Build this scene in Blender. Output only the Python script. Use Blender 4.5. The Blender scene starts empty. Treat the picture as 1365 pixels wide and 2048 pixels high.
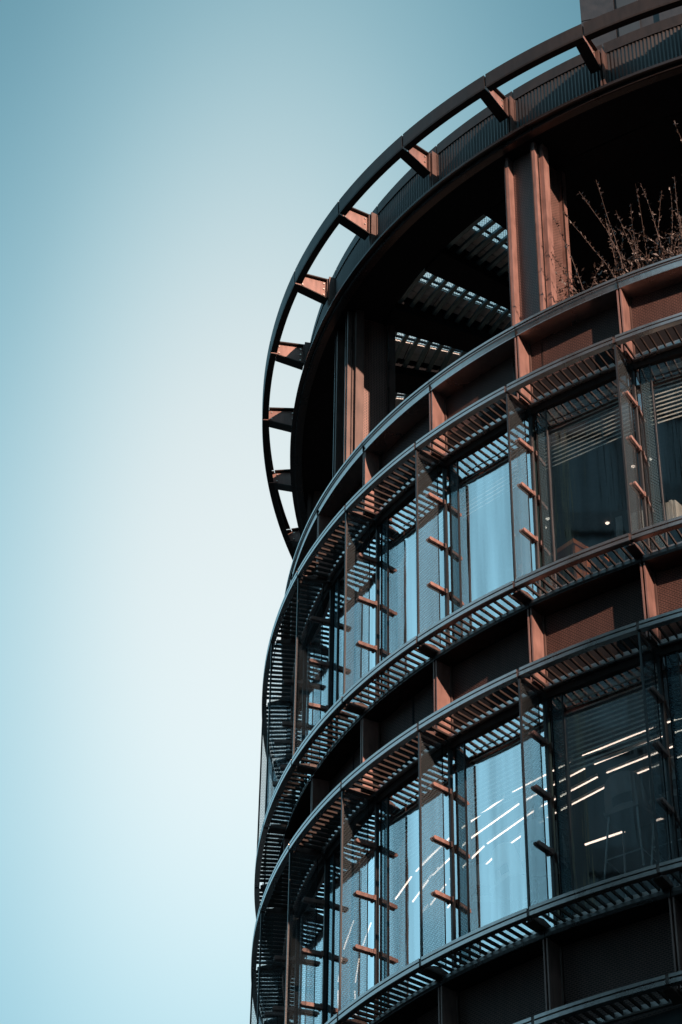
import bpy, bmesh, math, random
from mathutils import Vector, Matrix
random.seed(7)
S = bpy.context.scene
COL = S.collection
H = 1.6                                   # eye height of the photographer above the street

# ------------------------------------------------------------------ camera
PITCH, ROLL, FPX = math.radians(39.6032), math.radians(0.90993), 4794.017
cam_d = bpy.data.cameras.new('camera'); cam = bpy.data.objects.new('camera', cam_d); COL.objects.link(cam)
cam_d.sensor_fit = 'VERTICAL'; cam_d.sensor_height = 24.0; cam_d.sensor_width = 16.0
cam_d.lens = 24.0*FPX/2048.0; cam_d.clip_start = 0.1; cam_d.clip_end = 3000
_X = Vector((1,0,0)); _U = Vector((0,-math.sin(PITCH),math.cos(PITCH))); _F = Vector((0,math.cos(PITCH),math.sin(PITCH)))
_cx = math.cos(ROLL)*_X + math.sin(ROLL)*_U; _cy = -math.sin(ROLL)*_X + math.cos(ROLL)*_U; _cz = -_F
cam.matrix_world = Matrix(((_cx.x,_cy.x,_cz.x,0),(_cx.y,_cy.y,_cz.y,0),(_cx.z,_cy.z,_cz.z,H),(0,0,0,1)))
S.camera = cam

# ------------------------------------------------------------------ light
SUN_AZ, SUN_EL = 29.0, 19.0                # azimuth to the right of the street behind the camera, elevation
sdir = Vector((math.sin(math.radians(SUN_AZ))*math.cos(math.radians(SUN_EL)), -math.cos(math.radians(SUN_AZ))*math.cos(math.radians(SUN_EL)), math.sin(math.radians(SUN_EL))))
sun_d = bpy.data.lights.new('sun', 'SUN'); sun = bpy.data.objects.new('sun', sun_d); COL.objects.link(sun)
sun_d.energy = 5.0; sun_d.angle = math.radians(0.5); sun_d.color = (1.0, 0.66, 0.50)
sun.rotation_euler = sdir.to_track_quat('Z', 'Y').to_euler()

def gdir(x, y):                            # direction of the broad bright haze low in the sky
    u = (x-682.5)/FPX; v = (1024-y)/FPX
    return (_F + u*_cx + v*_cy).normalized()
W = bpy.data.worlds.new('World'); S.world = W; W.use_nodes = True
nt = W.node_tree; nt.nodes.clear(); N = nt.nodes.new; L = nt.links.new
out = N('ShaderNodeOutputWorld'); bg = N('ShaderNodeBackground'); bg.inputs['Strength'].default_value = 0.1
sky = N('ShaderNodeTexSky'); sky.sky_type = 'NISHITA'; sky.sun_disc = False
sky.sun_elevation = math.radians(SUN_EL); sky.sun_rotation = math.atan2(sdir.x, sdir.y)
sky.dust_density = 2.0; sky.air_density = 1.0
tc = N('ShaderNodeTexCoord')
nrm = N('ShaderNodeVectorMath'); nrm.operation = 'NORMALIZE'; L(tc.outputs['Generated'], nrm.inputs[0])
sx = N('ShaderNodeSeparateXYZ'); L(nrm.outputs[0], sx.inputs[0])
g0 = gdir(520, 1150)
def M_(op, a, b=None):
    n_ = N('ShaderNodeMath'); n_.operation = op
    for q_, v_ in ((0,a),(1,b)):
        if v_ is None: continue
        if isinstance(v_, (int,float)): n_.inputs[q_].default_value = v_
        else: L(v_, n_.inputs[q_])
    return n_.outputs[0]
az = M_('MULTIPLY', M_('SUBTRACT', M_('ARCTAN2', sx.outputs['X'], sx.outputs['Y']), math.atan2(g0.x, g0.y)), 0.95)
el = M_('MULTIPLY', M_('SUBTRACT', M_('ARCSINE', sx.outputs['Z']), math.asin(g0.z)), 0.62)
rad = M_('SQRT', M_('ADD', M_('MULTIPLY', az, az), M_('MULTIPLY', el, el)))
mr = N('ShaderNodeMapRange'); mr.inputs['From Max'].default_value = 0.8; L(rad, mr.inputs['Value'])
rp = N('ShaderNodeValToRGB'); rp.color_ramp.interpolation = 'B_SPLINE'
stops = [(0.0,(0.88,0.97,0.98)),(0.07,(0.84,0.95,0.965)),(0.13,(0.60,0.82,0.88)),(0.19,(0.35,0.62,0.72)),(0.26,(0.20,0.44,0.55)),(0.34,(0.13,0.335,0.43)),(0.6,(0.22,0.42,0.52)),(1.0,(0.17,0.365,0.465))]
cr = rp.color_ramp
while len(cr.elements) < len(stops): cr.elements.new(0.5)
for e, (p_, c_) in zip(cr.elements, stops): e.position = p_; e.color = (*c_, 1)
L(mr.outputs[0], rp.inputs[0])
er = N('ShaderNodeMapRange'); er.inputs['From Min'].default_value = 0.42; er.inputs['From Max'].default_value = 0.80
er.inputs['To Min'].default_value = 5.6; er.inputs['To Max'].default_value = 3.9
L(sx.outputs['Z'], er.inputs['Value'])
wr = N('ShaderNodeMapRange'); wr.interpolation_type = 'SMOOTHSTEP'; wr.inputs['From Min'].default_value = 0.12; wr.inputs['From Max'].default_value = 0.40
wr.inputs['To Min'].default_value = 1.0; wr.inputs['To Max'].default_value = 2.6; L(M_('ABSOLUTE', sx.outputs['X']), wr.inputs['Value'])
em = N('ShaderNodeMath'); em.operation = 'MULTIPLY'; L(er.outputs[0], em.inputs[0]); L(wr.outputs[0], em.inputs[1])
mu = N('ShaderNodeVectorMath'); mu.operation = 'SCALE'; L(rp.outputs[0], mu.inputs[0]); L(em.outputs[0], mu.inputs['Scale'])
mx = N('ShaderNodeMixRGB'); mx.inputs[0].default_value = 0.06
L(mu.outputs[0], mx.inputs[1]); L(sky.outputs[0], mx.inputs[2]); L(mx.outputs[0], bg.inputs['Color']); L(bg.outputs[0], out.inputs[0])
S.view_settings.view_transform = 'Standard'; S.view_settings.look = 'None'; S.view_settings.gamma = 1; S.view_settings.exposure = 1.0
S.view_settings.use_curve_mapping = False
S.cycles.max_bounces = 6; S.cycles.glossy_bounces = 4; S.cycles.transparent_max_bounces = 24; S.cycles.transmission_bounces = 4

# ------------------------------------------------------------------ materials
MATS = {}
def mat(name):
    m = bpy.data.materials.new(name); m.use_nodes = True; m.node_tree.nodes.clear(); MATS[name] = m
    return m, m.node_tree.nodes.new, m.node_tree.links.new
def metal(name, c, rough=0.42, metallic=0.5, var=0.25, scale=3.0, slots=None, spec=0.5):
    m, n, l = mat(name)
    o = n('ShaderNodeOutputMaterial'); b = n('ShaderNodeBsdfPrincipled'); l(b.outputs[0], o.inputs[0])
    b.inputs['Metallic'].default_value = metallic; b.inputs['Specular IOR Level'].default_value = spec
    t = n('ShaderNodeTexCoord'); mp = n('ShaderNodeMapping'); mp.inputs['Scale'].default_value = (1, 1, 0.18); l(t.outputs['Object'], mp.inputs[0])
    z = n('ShaderNodeTexNoise'); z.inputs['Scale'].default_value = scale*6; z.inputs['Detail'].default_value = 6; l(mp.outputs[0], z.inputs['Vector'])
    z2 = n('ShaderNodeTexNoise'); z2.inputs['Scale'].default_value = scale; z2.inputs['Detail'].default_value = 3; l(t.outputs['Object'], z2.inputs['Vector'])
    ad = n('ShaderNodeMath'); ad.operation = 'ADD'; l(z.outputs['Fac'], ad.inputs[0]); l(z2.outputs['Fac'], ad.inputs[1])
    r = n('ShaderNodeMapRange'); r.inputs['From Min'].default_value = 0.6; r.inputs['From Max'].default_value = 1.4
    r.inputs['To Min'].default_value = 1-var; r.inputs['To Max'].default_value = 1+var; l(ad.outputs[0], r.inputs['Value'])
    s = n('ShaderNodeVectorMath'); s.operation = 'SCALE'; s.inputs[0].default_value = c; l(r.outputs[0], s.inputs['Scale'])
    last = s.outputs[0]
    if slots:
        uv = n('ShaderNodeUVMap'); br = n('ShaderNodeTexBrick')
        br.offset = 0.5; br.inputs['Color1'].default_value = (0.05,0.05,0.05,1); br.inputs['Color2'].default_value = (0.12,0.12,0.12,1)
        br.inputs['Mortar'].default_value = (1,1,1,1); br.inputs['Scale'].default_value = 1
        br.inputs['Brick Width'].default_value = slots[0]; br.inputs['Row Height'].default_value = slots[1]; br.inputs['Mortar Size'].default_value = slots[2]
        br.inputs['Mortar Smooth'].default_value = 0.0
        l(uv.outputs[0], br.inputs['Vector'])
        q = n('ShaderNodeMixRGB'); q.blend_type = 'MULTIPLY'; q.inputs[0].default_value = 0.85; l(last, q.inputs[1]); l(br.outputs['Color'], q.inputs[2]); last = q.outputs[0]
    l(last, b.inputs['Base Color'])
    rr = n('ShaderNodeMapRange'); rr.inputs['To Min'].default_value = rough-0.08; rr.inputs['To Max'].default_value = rough+0.12; l(z2.outputs['Fac'], rr.inputs['Value']); l(rr.outputs[0], b.inputs['Roughness'])
    bp = n('ShaderNodeBump'); bp.inputs['Strength'].default_value = 0.08; bp.inputs['Distance'].default_value = 0.01; l(z.outputs['Fac'], bp.inputs['Height']); l(bp.outputs[0], b.inputs['Normal'])
    return m
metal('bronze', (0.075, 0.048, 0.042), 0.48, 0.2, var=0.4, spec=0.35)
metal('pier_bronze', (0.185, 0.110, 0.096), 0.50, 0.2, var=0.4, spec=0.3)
metal('column_panel', (0.17,0.098,0.084), 0.5, 0.2, slots=(0.05,0.024,0.004))
metal('bronze_satin', (0.032,0.024,0.023), 0.27, 0.5)
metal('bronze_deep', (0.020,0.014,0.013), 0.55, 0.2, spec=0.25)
metal('rim_metal', (0.36,0.31,0.30), 0.27, 0.92, var=0.12)
metal('bar_bronze', (0.026,0.019,0.017), 0.62, 0.1, spec=0.15)
metal('ring_dark', (0.018,0.014,0.013), 0.55, 0.1, var=0.4, spec=0.25)
metal('perforated_bronze', (0.080,0.045,0.039), 0.6, 0.1, spec=0.2, slots=(0.055,0.024,0.0052))
metal('fascia_dark', (0.014,0.012,0.012), 0.45, 0.3)
metal('dark_metal', (0.020,0.020,0.022), 0.45, 0.3)
metal('bolt_steel', (0.55,0.48,0.42), 0.3, 0.8)
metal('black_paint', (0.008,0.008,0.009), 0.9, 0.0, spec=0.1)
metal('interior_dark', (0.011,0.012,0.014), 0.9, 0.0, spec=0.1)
metal('ceiling_grey', (0.09,0.09,0.09), 0.9, 0.0, spec=0.1)
metal('deck_grey', (0.5,0.5,0.48), 0.8, 0.0)
metal('slat_blue', (0.06,0.12,0.14), 0.35, 0.3)
metal('zinc_wire', (0.5,0.52,0.53), 0.5, 0.4)
metal('blind_fabric', (0.75,0.74,0.70), 0.7, 0.0, var=0.1)
metal('wood_orange', (0.62,0.20,0.07), 0.5, 0.0)
metal('white_plastic', (0.7,0.69,0.66), 0.4, 0.0, var=0.08)
metal('paper_white', (0.6,0.58,0.54), 0.8, 0.0, var=0.15)
metal('chair_shell', (0.25,0.20,0.18), 0.4, 0.0, var=0.08)
metal('concrete', (0.045,0.045,0.046), 0.85, 0.0, var=0.3, scale=0.6)
metal('dark_brick', (0.05,0.042,0.038), 0.85, 0.0, var=0.3, scale=0.6)
metal('tower_glass', (0.016,0.018,0.02), 0.35, 0.0, var=0.4, scale=0.2)
metal('ochre_panel', (0.13,0.10,0.055), 0.7, 0.0, var=0.3)
metal('asphalt', (0.05,0.05,0.05), 0.9, 0.0, var=0.3, scale=1.0)
metal('terrace_paving', (0.28,0.27,0.25), 0.85, 0.0)
metal('paving', (0.16,0.155,0.145), 0.85, 0.0, var=0.2, scale=1.0)
metal('road_paint', (0.7,0.7,0.68), 0.7, 0.0)
metal('leaf', (0.028,0.016,0.011), 0.5, 0.0, var=0.5, scale=9)
metal('stem', (0.05,0.028,0.02), 0.7, 0.0)
def emis(name, c, s):
    m, n, l = mat(name); o = n('ShaderNodeOutputMaterial'); e = n('ShaderNodeEmission'); e.inputs[0].default_value = (*c,1); e.inputs[1].default_value = s; l(e.outputs[0], o.inputs[0]); return m
emis('lamp_glow', (1.0,0.72,0.58), 1.6)
def glass(name, fac, tint, gl, rough=0.02, streak=0.0, dots=None, dotcol=(0.1,0.1,0.1), dens=0.8, coat=0.0):
    m, n, l = mat(name); o = n('ShaderNodeOutputMaterial')
    tr = n('ShaderNodeBsdfTransparent'); tr.inputs[0].default_value = (*tint,1)
    g = n('ShaderNodeBsdfGlossy'); g.inputs['Roughness'].default_value = rough; g.inputs[0].default_value = (*gl,1)
    t = n('ShaderNodeTexCoord'); mp = n('ShaderNodeMapping'); mp.inputs['Scale'].default_value = (2.2,2.2,0.12); l(t.outputs['Object'], mp.inputs[0])
    z = n('ShaderNodeTexNoise'); z.inputs['Scale'].default_value = 3.0; z.inputs['Detail'].default_value = 3; l(mp.outputs[0], z.inputs['Vector'])
    bp = n('ShaderNodeBump'); bp.inputs['Strength'].default_value = 0.25*streak; bp.inputs['Distance'].default_value = 0.02; l(z.outputs['Fac'], bp.inputs['Height']); l(bp.outputs[0], g.inputs['Normal'])
    fr = n('ShaderNodeLayerWeight'); fr.inputs['Blend'].default_value = 0.5
    pw = n('ShaderNodeMath'); pw.operation = 'POWER'; pw.inputs[1].default_value = 2.2; l(fr.outputs['Facing'], pw.inputs[0])
    a = n('ShaderNodeMath'); a.operation = 'MULTIPLY_ADD'; a.use_clamp = True; a.inputs[1].default_value = 0.55; l(pw.outputs[0], a.inputs[0])
    mp2 = n('ShaderNodeMapping'); mp2.inputs['Scale'].default_value = (1,1,0.05); l(t.outputs['Object'], mp2.inputs[0])
    z3 = n('ShaderNodeTexNoise'); z3.inputs['Scale'].default_value = 4.5; z3.inputs['Detail'].default_value = 4; l(mp2.outputs[0], z3.inputs['Vector'])
    vr = n('ShaderNodeMapRange'); vr.inputs['From Min'].default_value = 0.3; vr.inputs['From Max'].default_value = 0.7; vr.inputs['To Min'].default_value = fac-coat; vr.inputs['To Max'].default_value = fac+coat
    l(z3.outputs['Fac'], vr.inputs['Value']); l(vr.outputs[0], a.inputs[2])
    mxs = n('ShaderNodeMixShader'); l(a.outputs[0], mxs.inputs[0]); l(tr.outputs[0], mxs.inputs[1]); l(g.outputs[0], mxs.inputs[2]); last = mxs.outputs[0]
    if dots:
        uv = n('ShaderNodeUVMap'); br = n('ShaderNodeTexBrick'); br.offset = 0.5
        br.inputs['Color1'].default_value = (0,0,0,1); br.inputs['Color2'].default_value = (0,0,0,1); br.inputs['Mortar'].default_value = (1,1,1,1)
        br.inputs['Scale'].default_value = 1; br.inputs['Brick Width'].default_value = dots[0]; br.inputs['Row Height'].default_value = dots[1]; br.inputs['Mortar Size'].default_value = dots[2]
        l(uv.outputs[0], br.inputs['Vector'])
        d = n('ShaderNodeBsdfPrincipled'); d.inputs['Base Color'].default_value = (*dotcol,1); d.inputs['Roughness'].default_value = 0.7; d.inputs['Specular IOR Level'].default_value = 0.15
        q = n('ShaderNodeMath'); q.operation = 'MULTIPLY'; q.inputs[1].default_value = dens; l(br.outputs['Color'], q.inputs[0])
        m2 = n('ShaderNodeMixShader'); l(q.outputs[0], m2.inputs[0]); l(last, m2.inputs[1]); l(d.outputs[0], m2.inputs[2]); last = m2.outputs[0]
    l(last, o.inputs[0]); return m
glass('window_glass', 0.44, (0.82,0.90,0.91), (0.97,0.98,1.0), 0.03, 0.25, coat=0.14)
glass('side_glass', 0.30, (0.3,0.4,0.42), (0.66,0.84,0.90), 0.04, 0.15, dots=(0.04,0.022,0.005), dotcol=(0.05,0.09,0.11), dens=0.7)
glass('fin_glass', 0.26, (0.86,0.90,0.91), (0.88,0.94,0.98), 0.03, 0.0, dots=(0.036,0.026,0.0038), dotcol=(0.08,0.10,0.11), dens=0.42, coat=0.06)

# ------------------------------------------------------------------ object helpers
def link(name, me, m=None, parent=None, **props):
    o = bpy.data.objects.new(name, me); COL.objects.link(o)
    if m and me and not me.materials: me.materials.append(MATS[m])
    if parent: o.parent = parent
    for k, v in props.items(): o[k] = v
    return o
def thing(name, label, cat, group=None, loc=(0,0,0), rz=0, me=None, m=None):
    o = link(name, me, m); o.location = loc; o.rotation_euler = (0,0,rz); o['label'] = label; o['category'] = cat
    if group: o['group'] = group
    return o
class MB:
    """collects quads and polygons with metre-scaled UVs and links them as one mesh"""
    def __init__(s): s.v = []; s.f = []; s.uv = []; s.sm = []
    def poly(s, pts, uvs=None, smooth=False):
        b = len(s.v); s.v += [tuple(p) for p in pts]; s.f.append(tuple(range(b, b+len(pts)))); s.uv.append(uvs or [(0,0)]*len(pts)); s.sm.append(smooth)
    def mesh(s, name, merge=True):
        me = bpy.data.meshes.new(name); me.from_pydata(s.v, [], s.f); uvl = me.uv_layers.new(name='UVMap')
        i = 0
        for u in s.uv:
            for a in u: uvl.data[i].uv = a; i += 1
        if merge:
            bm = bmesh.new(); bm.from_mesh(me); bmesh.ops.remove_doubles(bm, verts=bm.verts, dist=1e-5); bmesh.ops.recalc_face_normals(bm, faces=bm.faces); bm.to_mesh(me); bm.free()
        me.update(); return me
    def build(s, name, m, parent=None, **props): return link(name, s.mesh(name), m, parent, **props)
    def box(s, fr, a0, a1, b0, b1, z0, z1):
        """fr(a, b, z) -> point"""
        P = [[[Vector(fr(a,b,z)) for z in (z0,z1)] for b in (b0,b1)] for a in (a0,a1)]
        A, B, Z = abs(a1-a0), abs(b1-b0), abs(z1-z0)
        for q, (w, h) in (((P[0][0][0],P[0][1][0],P[0][1][1],P[0][0][1]),(B,Z)), ((P[1][0][0],P[1][0][1],P[1][1][1],P[1][1][0]),(Z,B)),
                  ((P[0][0][0],P[0][0][1],P[1][0][1],P[1][0][0]),(Z,A)), ((P[0][1][0],P[1][1][0],P[1][1][1],P[0][1][1]),(A,Z)),
                  ((P[0][0][0],P[1][0][0],P[1][1][0],P[0][1][0]),(A,B)), ((P[0][0][1],P[0][1][1],P[1][1][1],P[1][0][1]),(B,A))):
            s.poly(q, [(0,0),(w,0),(w,h),(0,h)])
    def prism(s, fr, outline, z0, z1):
        """outline of (a, b) swept from z0 to z1"""
        n = len(outline); u = 0
        for i in range(n):
            a, b = outline[i], outline[(i+1)%n]; w = math.dist(a,b)
            s.poly([fr(*a,z0), fr(*b,z0), fr(*b,z1), fr(*a,z1)], [(u,z0),(u+w,z0),(u+w,z1),(u,z1)]); u += w
        s.poly([fr(*a,z1) for a in outline]); s.poly([fr(*a,z0) for a in reversed(outline)])
    def tube(s, pts, r0, r1, n=6):
        rings = []
        for i, p in enumerate(pts):
            d = (Vector(pts[min(i+1,len(pts)-1)]) - Vector(pts[max(i-1,0)])).normalized()
            x = d.orthogonal().normalized(); y = d.cross(x); r = r0+(r1-r0)*i/max(1,len(pts)-1)
            rings.append([Vector(p)+x*r*math.cos(2*math.pi*j/n)+y*r*math.sin(2*math.pi*j/n) for j in range(n)])
        for a, b in zip(rings, rings[1:]):
            for j in range(n): s.poly([a[j],a[(j+1)%n],b[(j+1)%n],b[j]], smooth=True)
        s.poly(rings[0][::-1]); s.poly(rings[-1])

# ------------------------------------------------------------------ the curved plan: 12 surveyed nodes, one per bay line
NODES = [(5.884,19.036),(4.469,19.512),(3.144,20.191),(1.939,21.064),(0.894,22.121),(0.05,23.344),(-0.561,24.7),(-0.928,26.144),(-1.069,27.626),(-1.008,29.112),(-0.753,30.577),(-0.31,31.999)]
K0 = -2
NODES = [Vector(p) for p in NODES]
def extend(a, b, turn):
    d = b-a; c, s_ = math.cos(turn), math.sin(turn); return b + Vector((d.x*c-d.y*s_, d.x*s_+d.y*c))
for _ in range(14): NODES.append(extend(NODES[-2], NODES[-1], math.radians(-9.4)))
for _ in range(10): NODES.insert(0, extend(NODES[1], NODES[0], math.radians(9.2))); K0 -= 1
NK = len(NODES)
def _nrm(i):
    a = NODES[max(i-1,0)]; b = NODES[min(i+1,NK-1)]; d = (b-a).normalized(); return Vector((-d.y, d.x))*NSG
NSG = 1
_n = _nrm(2-K0)
if _n.dot(Vector((6,28))-NODES[2-K0]) > 0: NSG = -1
def pos(k):                                # smooth curve through the nodes
    x = k-K0; i = int(math.floor(x)); i = max(1, min(i, NK-3)); t = x-i
    a,b,c,d = NODES[i-1],NODES[i],NODES[i+1],NODES[i+2]
    return 0.5*((2*b)+(c-a)*t+(2*a-5*b+4*c-d)*t*t+(3*b-a-3*c+d)*t**3)
def nor(k):
    d = (pos(k+0.01)-pos(k-0.01)).normalized(); return Vector((-d.y,d.x))*NSG
def pt(k, o, z):
    p = pos(k)+nor(k)*o; return Vector((p.x,p.y,z+H))
def frame(k):                              # local frame at bay line k: a = to the right along the wall, b = outwards, z
    p = pos(k); n = nor(k); t = -(pos(k+0.01)-pos(k-0.01)).normalized()
    return lambda a, b, z: Vector((p.x+t.x*a+n.x*b, p.y+t.y*a+n.y*b, z+H))
def chord(i, o):                           # flat plane of bay i..i+1
    A = pos(i)+nor(i)*o; B = pos(i+1)+nor(i+1)*o
    d = (A-B); ln = d.length; d = d/ln; n = Vector((-d.y,d.x))*(1)
    if n.dot(nor(i+0.5)) < 0: n = -n
    M = (A+B)/2
    return (lambda a, b, z: Vector((M.x+d.x*a+n.x*b, M.y+d.y*a+n.y*b, z+H))), ln
def matrix_at(k, o, z, w=0):
    fr = frame(k); q = fr(0,o,z); a = (fr(1,0,0)-fr(0,0,0)); b = (fr(0,1,0)-fr(0,0,0))
    return Matrix(((a.x,b.x,0,q.x),(a.y,b.y,0,q.y),(0,0,1,q.z),(0,0,0,1)))
def sweep(mb, k0, k1, prof, n=8, closed=True, caps=True, smooth=False):
    ks = [k0+(k1-k0)*i/n for i in range(n+1)]; m = len(prof)
    lens = [0]
    for a, b in zip(ks, ks[1:]): lens.append(lens[-1]+(pos(b)-pos(a)).length)
    pl = [0]
    for j in range(m): pl.append(pl[-1]+math.dist(prof[j], prof[(j+1)%m]))
    for i in range(n):
        for j in range(m if closed else m-1):
            a, b = prof[j], prof[(j+1)%m]
            mb.poly([pt(ks[i],*a), pt(ks[i],*b), pt(ks[i+1],*b), pt(ks[i+1],*a)], [(lens[i],pl[j]),(lens[i],pl[j+1]),(lens[i+1],pl[j+1]),(lens[i+1],pl[j])], smooth)
    if caps and closed:
        mb.poly([pt(ks[0],*a) for a in prof]); mb.poly([pt(ks[-1],*a) for a in reversed(prof)])

# levels (above the eye)
L1, L2, L3, L4, L5 = 19.4326, 16.4832, 15.2672, 12.3131, 11.102
F1, F2, F3 = 20.438, 16.2485, 12.0785
GL = -0.48                                 # glass plane
bld = thing('round_office_building', 'round dark bronze office building with louvred ledges, glass fins and open roof ring', 'building', loc=(0,0,0))

# ------------------------------------------------------------------ ground, street, surroundings
def flat(name, x0, x1, y0, y1, z, m, **kw):
    b = MB(); b.poly([(x0,y0,z),(x1,y0,z),(x1,y1,z),(x0,y1,z)]); return b.build(name, m, None, **kw)
flat('ground', -900, 900, -900, 900, 0, 'asphalt', kind='structure')
pv = MB()
pr = []
ks = [K0+1+i*0.5 for i in range(2*(NK-3))]
for a, b in zip(ks, ks[1:]):
    pv.poly([pt(a,3.0,0.12-H), pt(b,3.0,0.12-H), pt(b,-0.6,0.12-H), pt(a,-0.6,0.12-H)])
    pv.poly([pt(a,3.0,0-H), pt(b,3.0,0-H), pt(b,3.0,0.12-H), pt(a,3.0,0.12-H)])
pv.build('pavement', 'paving', None, kind='structure')
rl = MB()
for i in range(14): rl.poly([(-30+i*5,8.9,0.004),(-27+i*5,8.9,0.004),(-27+i*5,9.05,0.004),(-30+i*5,9.05,0.004)])
rl.build('road_markings', 'road_paint', None, kind='structure')

def tower(name, label, P0, P1, depth, h, pitch=3.0, fl=3.6, m='concrete', gap=1.1, ochre=(), topf=None, extra=None):
    """a slab block with its main face from P0 to P1, real piers, floor bands and glazing; depth away from the viewer side"""
    P0, P1 = Vector(P0), Vector(P1); d = (P1-P0); ln = d.length; d /= ln; n = Vector((-d.y,d.x))
    if depth < 0: n = -n; depth = -depth
    f = lambda a, b, z: Vector((P0.x+d.x*a+n.x*b, P0.y+d.y*a+n.y*b, z))
    root = thing(name, label, 'building', loc=(0,0,0))
    b = MB(); b.box(f, 0, ln, 0.5, depth, 0, h); b.build('wall', m, root)
    b = MB(); b.box(f, -0.2, ln+0.2, 0.1, depth+0.2, h, h+0.8); b.build('roof', m, root)
    b = MB(); b.box(f, 0.05, ln-0.05, 0.3, 0.46, 0.5, h-0.3); b.build('window', 'tower_glass', root)
    b = MB(); nf = int(h//fl)
    for j in range(nf+1): b.box(f, 0, ln, 0.12, 0.498, j*fl, j*fl+0.7)
    b.build('floor_band', m, root)
    b = MB(); nb = max(1,int(ln//pitch))
    for i in range(nb+1):
        a = i*ln/nb; b.box(f, a-0.25, a+0.25, 0, 0.499, 0, h)
    b.build('pier', 'concrete' if m == 'dark_brick' else m, root)
    if ochre:
        b = MB()
        for (a0,a1,z0,z1) in ochre: b.box(f, a0, a1, 0.05, 0.11, z0, z1)
        b.build('cladding_panel', 'ochre_panel', root)
    return root
tower('apartment_tower', 'tall grey concrete tower across the street, mirrored in the dark window bays', (-26,12.8), (-19.5,-5), -14, 60, pitch=2.1, ochre=((3.2,4.6,30,56),(9.0,10.2,34,58),(13.2,15.6,30,57)))
tower('office_block', 'broad dark brick office block behind the viewer that shades the lower storeys', (0.25,-37.6), (51,-9.5), -16, 31.6, pitch=3.5, m='dark_brick')
tower('stair_tower', 'dark brick stair tower rising above the office block roof', (25.7,-21.2), (32.5,-17.4), -3, 32.6, pitch=3.5, m='dark_brick')

tower('sky_blocker_rear', 'tall dark brick block added behind the viewer, unseen, to cut frontal sky light', (-15,-17), (9,-22), -12, 56, pitch=3.0, m='dark_brick')  # added unseen block, keeps frontal sky light off the facade
tower('sky_blocker_left', 'long low brick block added at the left, unseen, to cut low sky light', (-27.5,16), (-25,62), 14, 25, pitch=4.0, m='dark_brick')  # added out of view to hold low skylight back from the lower storeys

# the dark tower that rises behind the roof ring in the upper right corner
def ray_at(x, y, dist):
    u = (x-682.5)/FPX; v = (1024-y)/FPX; d = _F+u*_cx+v*_cy; return d*(dist/math.hypot(d.x,d.y))+Vector((0,0,H))
q = ray_at(1161, 20, 62)
root = thing('background_tower', 'dark office tower rising behind the roof ring in the upper right corner', 'building', loc=(0,0,0))
f = lambda a, b, z: Vector((q.x+a*math.cos(0.3)+b*math.sin(0.3), q.y-a*math.sin(0.3)+b*math.cos(0.3), z))
b = MB(); b.box(f, 0, 26, 0.25, 18, 0, 100); b.build('wall', 'dark_metal', root)
for i in range(5):
    a0 = 0.55+i*3.1
    b = MB(); b.box(f, a0+0.9, a0+1.75, 0.12, 0.248, 40, 96); b.build('window', 'tower_glass', root)
    b = MB(); b.box(f, a0-0.55, a0+0.8, 0.0, 0.247, 10, q.z-0.75); b.build('panel', 'dark_metal', root)
    b = MB(); b.box(f, a0-0.55, a0+0.8, 0.0, 0.247, q.z-0.70, 99.5); b.build('panel', 'dark_metal', root)

# ------------------------------------------------------------------ the round building: hull
KA, KB = -3, 11                            # bays that are built in full
def ringpts(o, z, ks=None): return [pt(k,o,z) for k in [K0+1+i*0.5 for i in range(2*(NK-3)+1)]]
def slab(name, o, z0, z1, m):
    b = MB(); A = ringpts(o,z0); B = ringpts(o,z1); n = len(A)
    for i in range(n): j = (i+1)%n; b.poly([A[i],A[j],B[j],B[i]])
    b.poly(A[::-1]); b.poly(B); return b.build(name, m, bld)
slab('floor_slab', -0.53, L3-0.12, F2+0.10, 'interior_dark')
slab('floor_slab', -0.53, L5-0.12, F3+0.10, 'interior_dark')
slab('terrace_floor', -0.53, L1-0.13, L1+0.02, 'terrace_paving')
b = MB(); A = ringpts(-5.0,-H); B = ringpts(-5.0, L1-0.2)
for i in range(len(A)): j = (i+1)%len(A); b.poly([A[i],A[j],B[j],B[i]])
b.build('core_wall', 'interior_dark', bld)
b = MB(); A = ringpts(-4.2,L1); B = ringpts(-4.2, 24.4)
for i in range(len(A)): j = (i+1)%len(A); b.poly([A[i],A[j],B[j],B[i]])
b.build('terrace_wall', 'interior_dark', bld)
# plain rear of the drum, outside the photograph
b = MB()
for (ka, kb) in ((K0+1.0, KA), (KB, K0+NK-2.0)):
    n = int((kb-ka)*2)
    sweep(b, ka, kb, [(-0.5,-H),(-0.5,25.0),(-0.7,25.0),(-0.7,-H)], n)
b.build('rear_wall', 'bronze_deep', bld)
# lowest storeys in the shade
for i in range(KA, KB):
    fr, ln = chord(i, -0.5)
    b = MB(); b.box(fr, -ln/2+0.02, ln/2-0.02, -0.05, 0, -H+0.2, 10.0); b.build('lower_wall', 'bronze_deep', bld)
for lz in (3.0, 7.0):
    b = MB(); sweep(b, KA, KB, [(-0.25,lz),(-0.25,lz+1.0),(-0.49,lz+1.0),(-0.49,lz)], 70); b.build('string_band', 'bronze_deep', bld)

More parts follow.
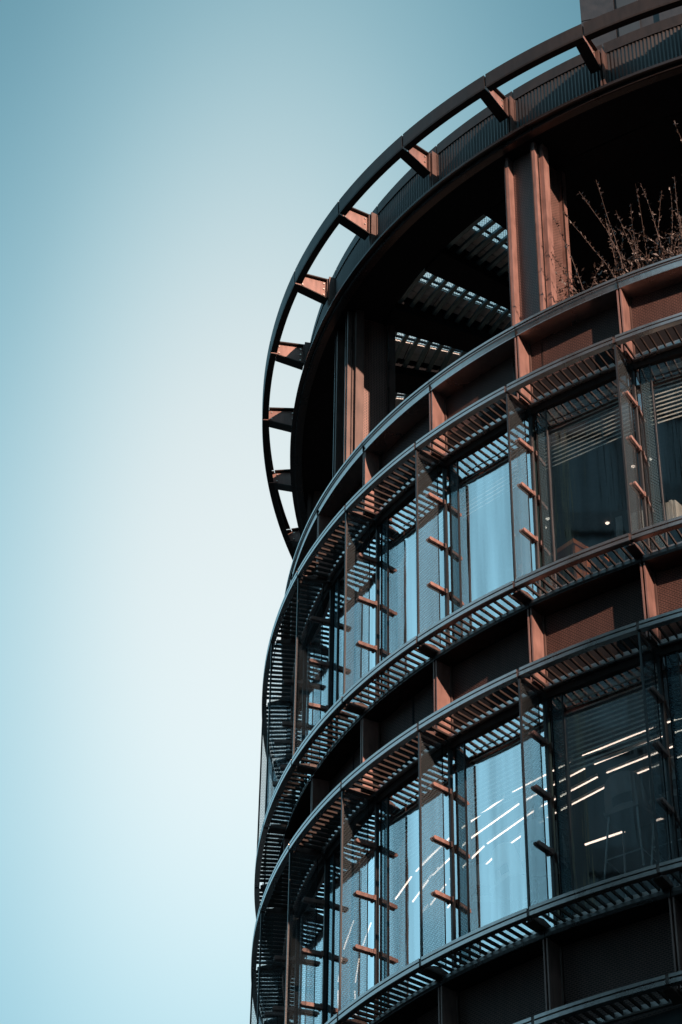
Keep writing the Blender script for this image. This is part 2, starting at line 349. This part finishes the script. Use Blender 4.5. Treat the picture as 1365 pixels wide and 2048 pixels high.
# ------------------------------------------------------------------ ledges
bar_me = None
def bar_mesh():
    b = MB(); w, h = 0.0075, 0.045
    o0, o1 = -0.405, -0.065
    P = [(-w,-h),(w,-h),(w,-0.006),(w*0.2,0),(-w,0)]
    n = len(P)
    for i in range(n):
        a, c = P[i], P[(i+1)%n]; b.poly([(a[0],o0,a[1]),(c[0],o0,c[1]),(c[0],o1,c[1]),(a[0],o1,a[1])])
    b.poly([(a[0],o0,a[1]) for a in P]); b.poly([(a[0],o1,a[1]) for a in P[::-1]])
    me = b.mesh('louvre_bar'); me.materials.append(MATS['bar_bronze']); return me
bar_me = bar_mesh()
def bracket_mesh():
    b = MB(); f = lambda a, o, z: (a, o, z)
    # bottom flange, flaring at its inner end
    out = [(-0.055,-0.10),(0.055,-0.10),(0.055,-0.30),(0.085,-0.41),(-0.085,-0.41),(-0.055,-0.30)]
    b.prism(f, out, -0.105, -0.090)
    # two webs, a triangular plate each
    for x in (-0.030, 0.022):
        tri = [(-0.08,-0.09),(-0.42,-0.09),(-0.42,-0.02),(-0.30,0.01),(-0.24,0.0),(-0.08,-0.05)]
        b.poly([(x,o,z) for o,z in tri]); b.poly([(x+0.008,o,z) for o,z in tri[::-1]])
        for i in range(len(tri)):
            p_, q_ = tri[i], tri[(i+1)%len(tri)]; b.poly([(x,*p_),(x+0.008,*p_),(x+0.008,*q_),(x,*q_)])
    return b
brk_me = bracket_mesh().mesh('bracket'); brk_me.materials.append(MATS['bronze'])
def disc_mesh(r, t, n=8):
    b = MB(); R = [(math.cos(2*math.pi*i/n)*r, math.sin(2*math.pi*i/n)*r) for i in range(n)]
    for i in range(n): p_, q_ = R[i], R[(i+1)%n]; b.poly([(0,*p_),(0,*q_),(t,q_[0]*0.7,q_[1]*0.7),(t,p_[0]*0.7,p_[1]*0.7)])
    b.poly([(t,p_[0]*0.7,p_[1]*0.7) for p_ in R]); return b.mesh('bolt')
NB = 13
def ledge(i, z, single, bars=True):
    g = 0.012
    b = MB()
    sweep(b, i+g, i+1-g, [(0.0,z),(0.0,z-0.036),(-0.022,z-0.036),(-0.022,z-0.056),(0.0,z-0.056),(0.0,z-0.100),(-0.012,z-0.104),(-0.07,z-0.104),(-0.07,z-0.09),(-0.022,z-0.09),(-0.022,z-0.012),(-0.05,z-0.012),(-0.05,z)], 10)
    root = b.build('louvre_ledge', 'rim_metal', bld)
    b = MB(); sweep(b, i+0.03, i+0.97, [(-0.40,z-0.01),(-0.40,z-0.065),(-0.415,z-0.075),(-0.455,z-0.075),(-0.455,z-0.01)], 8); b.build('inner_channel', 'rim_metal', root)
    b = MB(); sweep(b, i-g-0.004, i+g+0.004, [(-0.006,z-0.008),(-0.006,z-0.096),(-0.065,z-0.096),(-0.065,z-0.008)], 1); b.build('joint_plate', 'bronze', root)
    # light runners that the bars sit on
    for o in (-0.105,):
        b = MB(); sweep(b, i+0.05, i+0.95, [(o,z+0.012),(o,z+0.001),(o-0.012,z+0.001),(o-0.012,z+0.012)], 8); b.build('runner', 'bronze', root)
    br = link('bracket', brk_me, None, root); br.matrix_world = matrix_at(i+0.035, 0, z)
    if not bars: return root
    if single:
        for j in range(NB):
            k = i+0.085+(0.90)*(j+0.5)/NB+0.0; q_ = link('louvre_bar', bar_me, None, root); q_.matrix_world = matrix_at(k, 0, z-0.012)
    else:
        mb = MB(); me = bar_me
        for j in range(NB):
            k = i+0.085+0.90*(j+0.5)/NB; M = matrix_at(k, 0, z-0.012)
            for p_ in me.polygons: mb.poly([M @ me.vertices[v].co for v in p_.vertices])
        mb.build('louvre_bar', 'bar_bronze', root, kind='stuff')
    return root
for z, lo, hi, s0, s1 in ((L1,KA,KB,-1,6),(L2,KA,KB,-1,6),(L3,KA,KB,-1,6),(L4,KA,9,-1,1),(L5,KA,3,9,9)):
    for i in range(lo, hi): ledge(i, z, s0 <= i < s1)
# lintel behind the upper ledges, cornice under the lower ledges
for i in range(KA, KB):
    for z in (L1, L3):
        b = MB(); sweep(b, i, i+1, [(-0.458,z+0.02),(-0.458,z-0.10),(-0.470,z-0.155),(-0.53,z-0.155),(-0.53,z+0.02)], 6); b.build('lintel', 'bronze_deep', bld)
    for f_ in (F2, F3):
        b = MB(); sweep(b, i+0.004, i+0.996, [(-0.262,f_+0.0),(-0.262,f_+0.014),(-0.275,f_+0.016),(-0.268,f_+0.05),(-0.280,f_+0.10),(-0.31,f_+0.125),(-0.50,f_+0.135),(-0.50,f_-0.002),(-0.30,f_-0.002)], 10, smooth=False); b.build('cornice', 'bronze_satin', bld)
# ------------------------------------------------------------------ spandrels with piers
def pier(k, z0, z1):
    fr = frame(k); b = MB()
    b.box(fr, -0.030, -0.012, -0.50, -0.272, z0, z1); b.box(fr, 0.012, 0.030, -0.50, -0.272, z0, z1)
    b.box(fr, -0.0118, 0.0118, -0.49, -0.33, z0, z1)
    root = b.build('pier', 'pier_bronze', bld)
    b = MB(); b.box(fr, 0.0302, 0.052, -0.499, -0.475, z0, z1); b.box(fr, -0.052, -0.0302, -0.499, -0.475, z0, z1); b.build('edge_trim', 'bronze', root)
for i in range(KA, KB+1):
    for z0, z1 in ((L1-0.02, F1+0.002), (L3-0.02, F2-0.003), (L5-0.02, F3-0.003)): pier(i, z0, z1)
for i in range(KA, KB):
    for z0, z1 in ((L1-0.02, F1+0.10), (L3+0.021, F2-0.003), (L5-0.1, F3-0.003)):
        fr, ln = chord(i, -0.50)
        b = MB(); b.box(fr, -ln/2+0.01, ln/2-0.01, -0.012, 0.0, z0, z1); sp = b.build('spandrel_panel', 'perforated_bronze', bld)
        if z0 > 15: b = MB(); b.box(fr, -ln/2+0.055, ln/2-0.055, 0.003, 0.010, z0, z0+0.36); b.build('shade_plate', 'black_paint', sp)  # black strip standing in for the shade behind the louvre bars
# parapet rail
for i in range(KA, KB):
    z = F1; b = MB()
    sweep(b, i+0.004, i+0.996, [(-0.262,z),(-0.262,z+0.016),(-0.285,z+0.022),(-0.262,z+0.095),(-0.245,z+0.100),(-0.245,z+0.112),(-0.275,z+0.114),(-0.275,z+0.128),(-0.235,z+0.130),(-0.235,z+0.165),(-0.52,z+0.175),(-0.52,z-0.0)], 10)
    r = b.build('parapet_rail', 'rim_metal', bld)
    b = MB(); sweep(b, i-0.0035, i+0.0035, [(-0.25,z+0.002),(-0.25,z+0.16),(-0.5,z+0.16),(-0.5,z+0.002)], 1); b.build('joint_seal', 'black_paint', r)

# ------------------------------------------------------------------ window bays
slat_cache = {}
def window(i, ztop, zbot, blind):
    fr, ln = chord(i, GL); h = ln/2
    b = MB()
    for s_ in (-1, 1): x = s_*(h-0.0075); b.box(fr, x-0.0075, x+0.0075, -0.07, 0.02, zbot, ztop)
    b.box(fr, -h+0.0155, h-0.0155, -0.07, 0.012, ztop-0.05, ztop); b.box(fr, -h+0.0155, h-0.0155, -0.07, 0.012, zbot, zbot+0.05)
    b.box(fr, -h+0.213, -h+0.225, -0.07, 0.010, zbot+0.051, ztop-0.051)
    root = b.build('window', 'dark_metal', bld)
    b = MB(); b.box(fr, -h+0.078, -h+0.088, -0.07, 0.008, zbot+0.051, ztop-0.051); b.build('mullion', 'black_paint', root)
    def pane(x0, x1, name, m, yo=-0.004):
        b = MB(); P = [fr(x0,yo,zbot+0.0505), fr(x1,yo,zbot+0.0505), fr(x1,yo,ztop-0.0505), fr(x0,yo,ztop-0.0505)]
        b.poly(P, [(0,0),(x1-x0,0),(x1-x0,ztop-zbot),(0,ztop-zbot)]); b.build(name, m, root)
    pane(-h+0.0155, -h+0.078, 'pane', 'window_glass'); pane(-h+0.088, -h+0.213, 'side_pane', 'side_glass'); pane(-h+0.225, h-0.0155, 'pane', 'window_glass')
    if blind:
        z = ztop-0.08; x0, x1 = -h+0.09, h-0.06
        n = int(blind/0.062)
        bl = MB(); bl.box(fr, x0, x1, -0.17, -0.11, z, z+0.04); broot = bl.build('blind', 'blind_fabric', bld)
        for j in range(n):
            zz = z-0.03-j*0.062; b = MB(); b.poly([fr(x0,-0.145,zz+0.018), fr(x1,-0.145,zz+0.018), fr(x1,-0.125,zz-0.022), fr(x0,-0.125,zz-0.022)]); b.build('slat', 'blind_fabric', broot)
for i in range(KA, KB):
    window(i, L1-0.10, L2-0.06, 0.86 if i < 4 else 0)
    window(i, L3-0.10, L4-0.06, 0.98 if i < 4 else 0)
# low storey under the bottom ledge, in deep shade
for i in range(KA, 5):
    fr, ln = chord(i, GL); b = MB(); b.poly([fr(-ln/2,0,9.0), fr(ln/2,0,9.0), fr(ln/2,0,L5-0.1), fr(-ln/2,0,L5-0.1)]); b.build('lower_pane', 'tower_glass', bld)

# ------------------------------------------------------------------ glass fins with their clamps
def arm_mesh():
    b = MB(); f = lambda a, o, z: (a, o, z)
    for x0, x1 in ((0.010, 0.034), (-0.034, -0.010)):
        n = 6; P = [(-0.46,-0.024),(-0.46,0.024)] + [(-0.215+0.024*math.sin(math.pi*j/n), 0.024*math.cos(math.pi*j/n)) for j in range(n+1)]
        b.poly([(x0,*p_) for p_ in P]); b.poly([(x1,*p_) for p_ in P[::-1]])
        for j in range(len(P)): p_, q_ = P[j], P[(j+1)%len(P)]; b.poly([(x0,*p_),(x1,*p_),(x1,*q_),(x0,*q_)])
    b.box(f, -0.042, 0.042, -0.455, -0.425, -0.033, 0.033)
    return b.mesh('clamp_arm')
arm_me = arm_mesh(); arm_me.materials.append(MATS['pier_bronze'])
for i in range(KA, KB+1):
    fr = frame(i)
    for zt, zb in ((L1-0.112, L2-0.0), (L3-0.112, L4-0.0)):
        b = MB(); P = [fr(0,-0.035,zb), fr(0,-0.36,zb), fr(0,-0.36,zt), fr(0,-0.035,zt)]
        b.poly(P, [(0,0),(0.325,0),(0.325,zt-zb),(0,zt-zb)]); root = b.build('glass_fin', 'fin_glass', bld)
        b = MB(); b.box(fr, -0.011, 0.011, -0.034, -0.012, zb, zt-0.02); b.build('edge_bar', 'dark_metal', root)
        b = MB(); b.box(fr, -0.006, 0.006, -0.368, -0.3605, zb, zt-0.02); b.build('edge_seal', 'black_paint', root)
        for a_ in (0.622, 1.307, 1.99):
            o = link('clamp_arm', arm_me, None, root); o.matrix_world = matrix_at(i, 0, zt-a_)

# ------------------------------------------------------------------ roof fascia and soffit
FT, FB = 24.966, 24.17
for i in range(KA, KB):
    b = MB(); nr = 26; ks = [i+0.02+0.96*j/(2*nr) for j in range(2*nr+1)]
    for j in range(2*nr):
        oa, ob = (-0.452,-0.440) if j % 2 == 0 else (-0.440,-0.452)
        b.poly([pt(ks[j],oa,FB), pt(ks[j+1],ob,FB), pt(ks[j+1],ob,FT-0.02), pt(ks[j],oa,FT-0.02)])
    b.build('fascia_panel', 'fascia_dark', bld)
    b = MB(); sweep(b, i+0.008, i+0.992, [(-0.43,FT-0.018),(-0.43,FT+0.006),(-0.455,FT+0.012),(-0.455,FT+0.22),(-0.52,FT+0.225),(-0.52,FT-0.018)], 8); b.build('top_strip', 'ring_dark', bld)
    b = MB(); sweep(b, i, i+1, [(-0.275,FB-0.07),(-0.275,FB-0.055),(-0.30,FB-0.05),(-0.29,FB-0.002),(-0.46,FB-0.002),(-0.46,FB-0.07)], 8); b.build('fascia_moulding', 'bronze_satin', bld)
    b = MB(); sweep(b, i, i+1, [(-0.345,FB-0.071),(-0.345,FB-0.13),(-0.365,FB-0.135),(-0.46,FB-0.135),(-0.46,FB-0.071)], 8); b.build('soffit_moulding', 'bronze_satin', bld)
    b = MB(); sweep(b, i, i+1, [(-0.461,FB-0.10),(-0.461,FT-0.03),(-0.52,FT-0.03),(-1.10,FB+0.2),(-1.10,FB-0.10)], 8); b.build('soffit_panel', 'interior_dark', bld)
for i in range(KA, KB+1):
    fr = frame(i); b = MB()
    b.box(fr, -0.030, -0.012, -0.46, -0.345, FB-0.001, FT); b.box(fr, 0.012, 0.030, -0.46, -0.345, FB-0.001, FT)
    b.box(fr, 0.0302, 0.05, -0.438, -0.425, FB, FT-0.03); b.build('fascia_post', 'bronze', bld)
# pergola roof: tangential blades, deck panels, mesh where it is open
OI, OO = -1.12, -2.95
for i in range(2, 9):
    ka, kb, kc = i-0.17, i+0.50, i+0.06
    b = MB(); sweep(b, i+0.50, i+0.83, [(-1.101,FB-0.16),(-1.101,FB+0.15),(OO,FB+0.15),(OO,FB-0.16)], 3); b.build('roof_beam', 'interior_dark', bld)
    for j in range(10):
        o = OI-0.03-j*0.182; b = MB()
        sweep(b, ka, kb, [(o,FB-0.02),(o-0.062,FB-0.02),(o-0.062,FB+0.03),(o,FB+0.03)], 3); b.build('roof_slat', 'slat_blue', bld)
    ma, mz = i-0.02, i+0.22
    for j in range(6):
        o = OI-0.005-j*0.30
        for c0, c1 in ((mz, mz+0.16), (mz+0.17, mz+0.33), (mz+0.34, mz+0.50)):
            b = MB(); sweep(b, c0, c1, [(o,FB+0.16),(o,FB+0.178),(o-0.285,FB+0.178),(o-0.285,FB+0.16)], 2); b.build('deck_panel', 'deck_grey', bld)
    b = MB(); sweep(b, mz+0.002, i+0.975, [(-1.10,FB+0.185),(-1.10,FB+0.20),(OO,FB+0.20),(OO,FB+0.185)], 4); b.build('roof_plate', 'black_paint', bld)
    mb = MB(); n = 46
    for j in range(n):
        u0 = j/n
        for sg in (1,-1):
            pA = pt(ma, OI-(OI-OO)*u0, FB+0.17); pB = pt(mz, OI-(OI-OO)*min(1,max(0,u0+sg*0.13)), FB+0.17)
            d = (pB-pA).normalized(); w_ = Vector((-d.y,d.x,0)).normalized()*0.0026
            mb.poly([pA-w_, pA+w_, pB+w_, pB-w_])
    mb.build('wire_mesh', 'zinc_wire', bld, kind='stuff')
    b = MB(); sweep(b, ma+0.13, ma+0.155, [(OI,FB+0.12),(OI,FB+0.15),(OO,FB+0.15),(OO,FB+0.12)], 1); b.build('roof_rib', 'dark_metal', bld)
b = MB(); A = ringpts(OO-0.001, FB-0.12); B = ringpts(OO-0.001, FB+0.2)
for i in range(len(A)): j = (i+1)%len(A); b.poly([A[i],A[j],B[j],B[i]])
b.poly(A[::-1]); b.poly(B); b.build('inner_roof', 'interior_dark', bld)
for ka_, kb_ in ((K0+1.0,1.825),(8.8,K0+NK-2.0)):
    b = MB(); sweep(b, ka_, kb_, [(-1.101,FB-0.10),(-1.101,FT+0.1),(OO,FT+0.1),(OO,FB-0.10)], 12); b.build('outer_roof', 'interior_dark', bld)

# ------------------------------------------------------------------ terrace columns
half = [(-.28,-.53),(-.225,-.535),(-.225,-.65),(.155,-.65),(.155,-.525),(.21,-.53),(.21,-.63),(.275,-.63),(.275,-.75),(.13,-.75),(.13,-1.15),(.19,-1.15),(.19,-1.26),(-.26,-1.26),(-.26,-1.15),(-.21,-1.15),(-.21,-.75),(-.28,-.75)]
def column(k):
    fr = frame(k); b = MB(); b.prism(fr, half, L1, FB-0.12); root = b.build('column', 'pier_bronze' if k < 3 else 'bronze', bld)  # columns the sun misses get darker bronze: shade put into the colour
    b = MB(); b.box(fr, -.222, .152, -.649, -.642, L1, FB-0.13); b.build('face_panel', 'column_panel', root)
    b = MB(); b.box(fr, .131, .138, -1.148, -.752, L1, FB-0.13); b.build('face_panel', 'column_panel', root)
    b = MB()
    for x, o in ((-.2795,-.53),(.156,-.525),(.214,-.60),(.1945,-1.16)): b.box(fr, x, x+0.012, o, o+0.014, L1, FB-0.125)
    b.build('edge_trim', 'bronze_satin', root)
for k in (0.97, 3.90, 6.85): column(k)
b = MB(); sweep(b, 7.1, 10.9, [(-0.50,F1-0.1),(-0.50,FB-0.071),(-0.62,FB-0.071),(-0.62,F1-0.1)], 12); b.build('screen_wall', 'bronze_deep', bld)

# ------------------------------------------------------------------ open roof ring with tapered brackets
HT = 24.937
for i in range(KA, KB):
    b = MB()
    sweep(b, i+0.009, i+0.991, [(0.178,HT),(0.172,HT-0.235),(0.165,HT-0.262),(0.070,HT-0.262),(0.070,HT-0.250),(0.155,HT-0.246),(0.164,HT-0.012),(0.075,HT-0.012),(0.075,HT)], 10)
    r = b.build('ring_segment', 'ring_dark', bld)
    b = MB(); sweep(b, i-0.05, i+0.05, [(0.160,HT-0.05),(0.160,HT-0.20),(0.152,HT-0.20),(0.152,HT-0.05)], 2); b.build('splice_plate', 'bronze_deep', r)
bolt_me = disc_mesh(0.017, 0.014); bolt_me.materials.append(MATS['bolt_steel'])
def roof_bracket(k):
    b = MB(); ft = FT+0.0
    web = [(0.16,ft-0.02),(0.16,ft-0.26),(-0.34,ft-0.40),(-0.34,ft-0.02)]
    M = matrix_at(k, 0, 0)
    w = 0.008; pts = lambda x: [M @ Vector((x,o,z)) for o,z in web]
    b.poly(pts(-w)); b.poly(pts(w)[::-1])
    for j in range(4):
        p_, q_ = web[j], web[(j+1)%4]; b.poly([M@Vector((-w,*p_)), M@Vector((w,*p_)), M@Vector((w,*q_)), M@Vector((-w,*q_))])
    root = b.build('bracket', 'pier_bronze', bld)
    b = MB(); F_ = lambda a, o, z: M @ Vector((a,o,z))
    b.box(F_, -0.055, 0.055, -0.345, 0.068, ft-0.0195, ft); b.build('top_flange', 'bronze_deep', root)
    b = MB()
    for dz0, dz1 in ((0,0),):
        P = [(x, o, z) for (o, z) in ((0.068,ft-0.281),(-0.345,ft-0.4015)) for x in (-0.075,0.075)]
        lo = [Vector((x,o,z-0.016)) for x,o,z in P]; hi = [Vector(p_) for p_ in P]
        for q_ in ((0,1,3,2),): b.poly([M@lo[t] for t in q_]); b.poly([M@hi[t] for t in q_[::-1]])
        for a_, c_ in ((0,1),(1,3),(3,2),(2,0)): b.poly([M@lo[a_], M@lo[c_], M@hi[c_], M@hi[a_]])
    b.build('bottom_flange', 'bronze_deep', root)
    b = MB(); b.box(F_, -0.06, 0.06, -0.3445, -0.33, ft-0.395, ft-0.021); b.build('end_plate', 'bronze', root)
    for o, z in ((-0.295,ft-0.075),(-0.295,ft-0.185),(-0.295,ft-0.30),(0.03,ft-0.07),(0.03,ft-0.20)):
        q_ = link('bolt', bolt_me, None, root); q_.matrix_world = M @ Matrix.Translation((0.008,o,z))
for i in range(KA, KB): roof_bracket(i+0.055)

# ------------------------------------------------------------------ lights inside the lower storey
LZ = 15.0
import itertools
rows = [-1.48,-1.70,-1.93,-2.15]
rown = ['nearest the glass','second from the glass','third from the glass','farthest from the glass']
EXT = 0.05
bays = [(-1.22,-0.56,'the rightmost cut-off bay'),(-0.36,0.30,'the dark bay at the right edge'),(0.48,1.16,'the wide dark bay'),(1.34,2.02,'the wide blue bay'),(2.20,2.90,'the second blue bay'),(3.03,3.70,'the third blue bay'),(3.88,4.27,'the fourth blue bay'),(4.84,5.32,'the narrow bay near the left'),(5.55,5.95,'the narrowest bay'),(6.2,6.68,'the bay round the left curve')]
for (k0, k1, bn) in bays:
    for r_, (o, rn) in enumerate(zip(rows, rown)):
        if k0 > 4 and r_ > 1: continue
        oo = o if k0 < 4.5 else o+0.36
        ke0, ke1 = k0-EXT, k1+EXT*0.4
        t = thing('strip_light', 'lit strip light, %s, %s, lower office' % (rn, bn), 'ceiling light', 'strip lights under the lower office ceiling')
        b = MB(); sweep(b, ke0, ke1, [(oo,LZ+0.045),(oo,LZ+0.012),(oo-0.020,LZ+0.012),(oo-0.020,LZ+0.045)], 1); b.build('housing', 'white_plastic', t)
        b = MB(); sweep(b, ke0, ke1, [(oo-0.003,LZ+0.011),(oo-0.003,LZ),(oo-0.017,LZ),(oo-0.017,LZ+0.011)], 1); b.build('diffuser', 'lamp_glow', t)
t = thing('strip_light', 'single long lit strip light, lowest in the wide dark bay of the lower office', 'ceiling light')
f = lambda a, b_, z: Vector((2.94+0.90*a-0.58*b_, 24.22-0.64*a-0.81*b_, z+H)); b = MB(); b.box(f, 0, 1.0, 0, 0.016, LZ, LZ+0.02); b.build('diffuser', 'lamp_glow', t)
dl = disc_mesh(0.028, 0.012, 10)
dl_b = dl.copy(); dl_b.materials.append(MATS['lamp_glow'])
for (k, o, lab) in ((0.62,-2.0,'upper left of the two small downlights in the dark upper bay'),(0.42,-2.0,'upper right of the two small downlights in the dark upper bay'),(1.42,-2.7,'lower left of the small downlights in the dark upper bay'),(1.2,-2.7,'lower right of the small downlights in the dark upper bay'),
                    (2.0,-2.2,'left small downlight in the bright blue upper bay'),(1.86,-2.1,'right small downlight in the bright blue upper bay'),(-0.45,-2.0,'right small downlight in the bay at the right edge'),(-0.30,-2.0,'left small downlight in the bay at the right edge')):
    t = thing('downlight', lab, 'ceiling light', 'small round downlights in the upper office')
    o_ = link('lens', dl_b, None, t); q_ = pt(k,o,19.26); o_.matrix_world = Matrix.Translation(q_) @ Matrix.Rotation(math.radians(90),4,'Y')
b = MB(); A = ringpts(-0.55, 19.275); b.poly(A); b.build('ceiling', 'ceiling_grey', bld)

# ------------------------------------------------------------------ furniture near the glass
def chair(k, o, z, rz, label, m, group=None, sc=1.0):
    root = thing('bar_chair', label, 'chair', group)
    root.matrix_world = matrix_at(k, o, z) @ Matrix.Rotation(rz,4,'Z') @ Matrix.Scale(sc,4)
    b = MB(); nu, nv = 8, 7                     # back shell: curved, with an open waist
    def sh(u, v, off):
        a = (u-0.5)*2; w = 0.25-0.05*v*v; x = a*w; y = -0.16-0.05*v+0.11*a*a*(1-0.4*v); zz = 0.80+v*0.42-0.05*a**4*v
        return (x, y+off, zz)
    for off, fl_ in ((0,0),(0.018,1)):
        for iu in range(nu):
            for iv in range(nv):
                if iv in (1,2) and 2 <= iu <= 5: continue
                q_ = [sh(iu/nu,iv/nv,off), sh((iu+1)/nu,iv/nv,off), sh((iu+1)/nu,(iv+1)/nv,off), sh(iu/nu,(iv+1)/nv,off)]
                b.poly(q_[::-1] if fl_ else q_, smooth=True)
    for iu in range(nu): b.poly([sh(iu/nu,1,0), sh((iu+1)/nu,1,0), sh((iu+1)/nu,1,0.018), sh(iu/nu,1,0.018)])
    b.build('backrest', m, root)
    f = lambda x, y, z: (x,y,z); b = MB(); b.prism(f, [(-.21,-.19),(.21,-.19),(.23,.12),(.17,.21),(-.17,.21),(-.23,.12)], 0.76, 0.80); b.build('seat', m, root)
    for sx_, sy_ in ((-1,-1),(1,-1),(1,1),(-1,1)):
        b = MB(); b.tube([(sx_*0.17,sy_*0.15,0.76),(sx_*0.23,sy_*0.22,0.0)], 0.012, 0.010); b.build('leg', 'zinc_wire', root)
    b = MB(); P = [(sx_*0.215,sy_*0.20,0.22) for sx_, sy_ in ((-1,-1),(1,-1),(1,1),(-1,1),(-1,-1))]; b.tube(P, 0.008, 0.008); b.build('footrest', 'zinc_wire', root)
FLZ = F3+0.52
chair(0.50,-0.95,FLZ+0.22,math.pi,'grey bar chair with an open waisted back, in the middle of the dark lower bay','chair_shell')
chair(0.12,-1.00,FLZ+0.22,math.pi,'grey bar chair beside the right-hand fin of the dark lower bay','chair_shell')
chair(1.28,-0.86,FLZ,2.6,'white chair in the blue lower bay, nearest the dark bay','white_plastic')
chair(1.62,-0.90,FLZ-0.08,3.4,'white chair in the middle of the blue lower bay','white_plastic')
chair(1.93,-0.82,FLZ-0.22,2.3,'white chair seen side-on at the left fin of the blue lower bay','white_plastic')
# desk edge in the upper dark bay
d = thing('desk', 'orange wooden desk corner just above the ledge in the dark upper bay', 'desk')
M = matrix_at(0.80, -0.95, F2+0.12) @ Matrix.Rotation(0.2,4,'Z'); F_ = lambda a, o, z: M @ Vector((a,o,z))
b = MB(); b.box(F_, -0.32, 0.18, -0.3, 0.28, 0.86, 0.92); b.build('desk_top', 'wood_orange', d)
b = MB(); b.box(F_, -0.30, -0.26, -0.28, 0.24, 0.0, 0.859); b.build('side_panel', 'wood_orange', d)
b = MB(); b.box(F_, 0.12, 0.16, -0.28, 0.24, 0.0, 0.859); b.build('side_panel', 'wood_orange', d)
# pinboard screen in the upper dark bay
d = thing('pin_board', 'grey upright board with papers at the right of the dark upper bay', 'board')
M = matrix_at(0.22, -0.80, F2+0.12) @ Matrix.Rotation(-0.15,4,'Z'); F_ = lambda a, o, z: M @ Vector((a,o,z))
b = MB(); b.box(F_, -0.22, 0.22, -0.02, 0.0, 0.25, 1.15); b.build('board', 'ceiling_grey', d)
for a0 in (-0.19,-0.02,0.10): b = MB(); b.box(F_, a0, a0+0.08, 0.001, 0.006, 0.35, 1.08); b.build('paper_strip', 'deck_grey', d)
# binders standing on the sill at the right edge
for j in range(5):
    M = matrix_at(-0.10-j*0.034, -0.72, F2+0.12) @ Matrix.Rotation(0.05*j,4,'Z'); F_ = lambda a, o, z: M @ Vector((a,o,z))
    b = MB(); b.box(F_, -0.018, 0.018, -0.12, 0.12, 0.55, 0.88+0.02*(j%2))
    me = b.mesh('binder'); o_ = thing('binder', 'white ring binder, %s in the row on the upper sill' % ('first from the left','second from the left','middle one','second from the right','first from the right')[j], 'binder', 'white binders on the upper sill', me=me, m='paper_white')
b = MB(); M = matrix_at(-0.2,-0.74,F2+0.12); F_ = lambda a, o, z: M @ Vector((a,o,z)); b.box(F_, -0.34, 0.34, -0.18, 0.18, 0.46, 0.549); b.build('shelf', 'ceiling_grey', bld)

# ------------------------------------------------------------------ terrace shrubs behind the rail
def leafquad(mb, p, d, ln, w):
    s_ = d.cross(Vector((random.uniform(-1,1),random.uniform(-1,1),random.uniform(-1,1)))).normalized()*w
    mid = p+d*ln*0.5+Vector((0,0,random.uniform(-.2,.2)*ln))
    mb.poly([p, mid+s_, p+d*ln, mid-s_])
def shrub(k, o, label, hgt, nst, dens, seed):
    random.seed(seed); base = pt(k,o+0.05,F1+0.15)
    root = thing('terrace_shrub', label, 'shrub', 'shrubs on the roof terrace')
    mb = MB()
    for s_ in range(nst):
        a = random.uniform(0,2*math.pi); lean = random.uniform(0.1,0.75); h = hgt*random.uniform(0.55,1.0)
        p = base+Vector((random.uniform(-.25,.25),random.uniform(-.25,.25),0)); pts = [p.copy()]
        d = Vector((math.cos(a)*lean*0.7, math.sin(a)*lean*0.7, 1)).normalized()
        for j in range(9):
            p = p+d*h/9; pts.append(p.copy()); d = (d+Vector((math.cos(a)*0.05*lean,math.sin(a)*0.05*lean,-0.01))+Vector([random.uniform(-.07,.07) for _ in range(3)])).normalized()
        st = MB(); st.tube(pts, 0.007, 0.0015, 4); st.build('stem', 'stem', root)
        for j in range(3,10):
            for q_ in range(int(7+4*random.random())):
                t_ = random.random(); c = pts[j-1].lerp(pts[j], t_); dd = Vector([random.uniform(-1,1) for _ in range(3)]); dd.z += 0.7; dd.normalize()
                leafquad(mb, c, dd, random.uniform(0.03,0.065), random.uniform(0.007,0.013))
    for j in range(dens):
        a = random.uniform(0,2*math.pi); r = random.random()**0.5*0.5; c = base+Vector((math.cos(a)*r, math.sin(a)*r, random.random()**1.2*1.25*(1-r*0.6)-0.15))
        dd = Vector([random.uniform(-1,1) for _ in range(3)]).normalized(); leafquad(mb, c, dd, random.uniform(0.04,0.085), random.uniform(0.010,0.018))
    mb.build('leaves', 'leaf', root, kind='stuff')
shrub(0.42,-1.05,'leafy shrub with one long arching twig beside the right-hand column',1.6,11,900,11)
shrub(0.00,-1.15,'tallest shrub on the terrace, with three long upright shoots',2.2,16,1500,12)
shrub(-0.45,-0.95,'bushy shrub close to the rail with upright leafy shoots, near the right edge',2.1,16,1500,13)
shrub(-0.95,-1.10,'shrub cut by the right edge of the picture',2.2,15,1400,14)
shrub(-1.5,-1.1,'shrub out past the right edge of the terrace view',2.0,7,800,15)
b = MB(); sweep(b, -2.5, 0.62, [(-0.62,L1+0.021),(-0.62,F1-0.02),(-0.66,F1-0.02),(-0.66,F1-0.1),(-1.5,F1-0.1),(-1.5,L1+0.021)], 12); b.build('planter', 'dark_metal', bld)
random.seed(3)
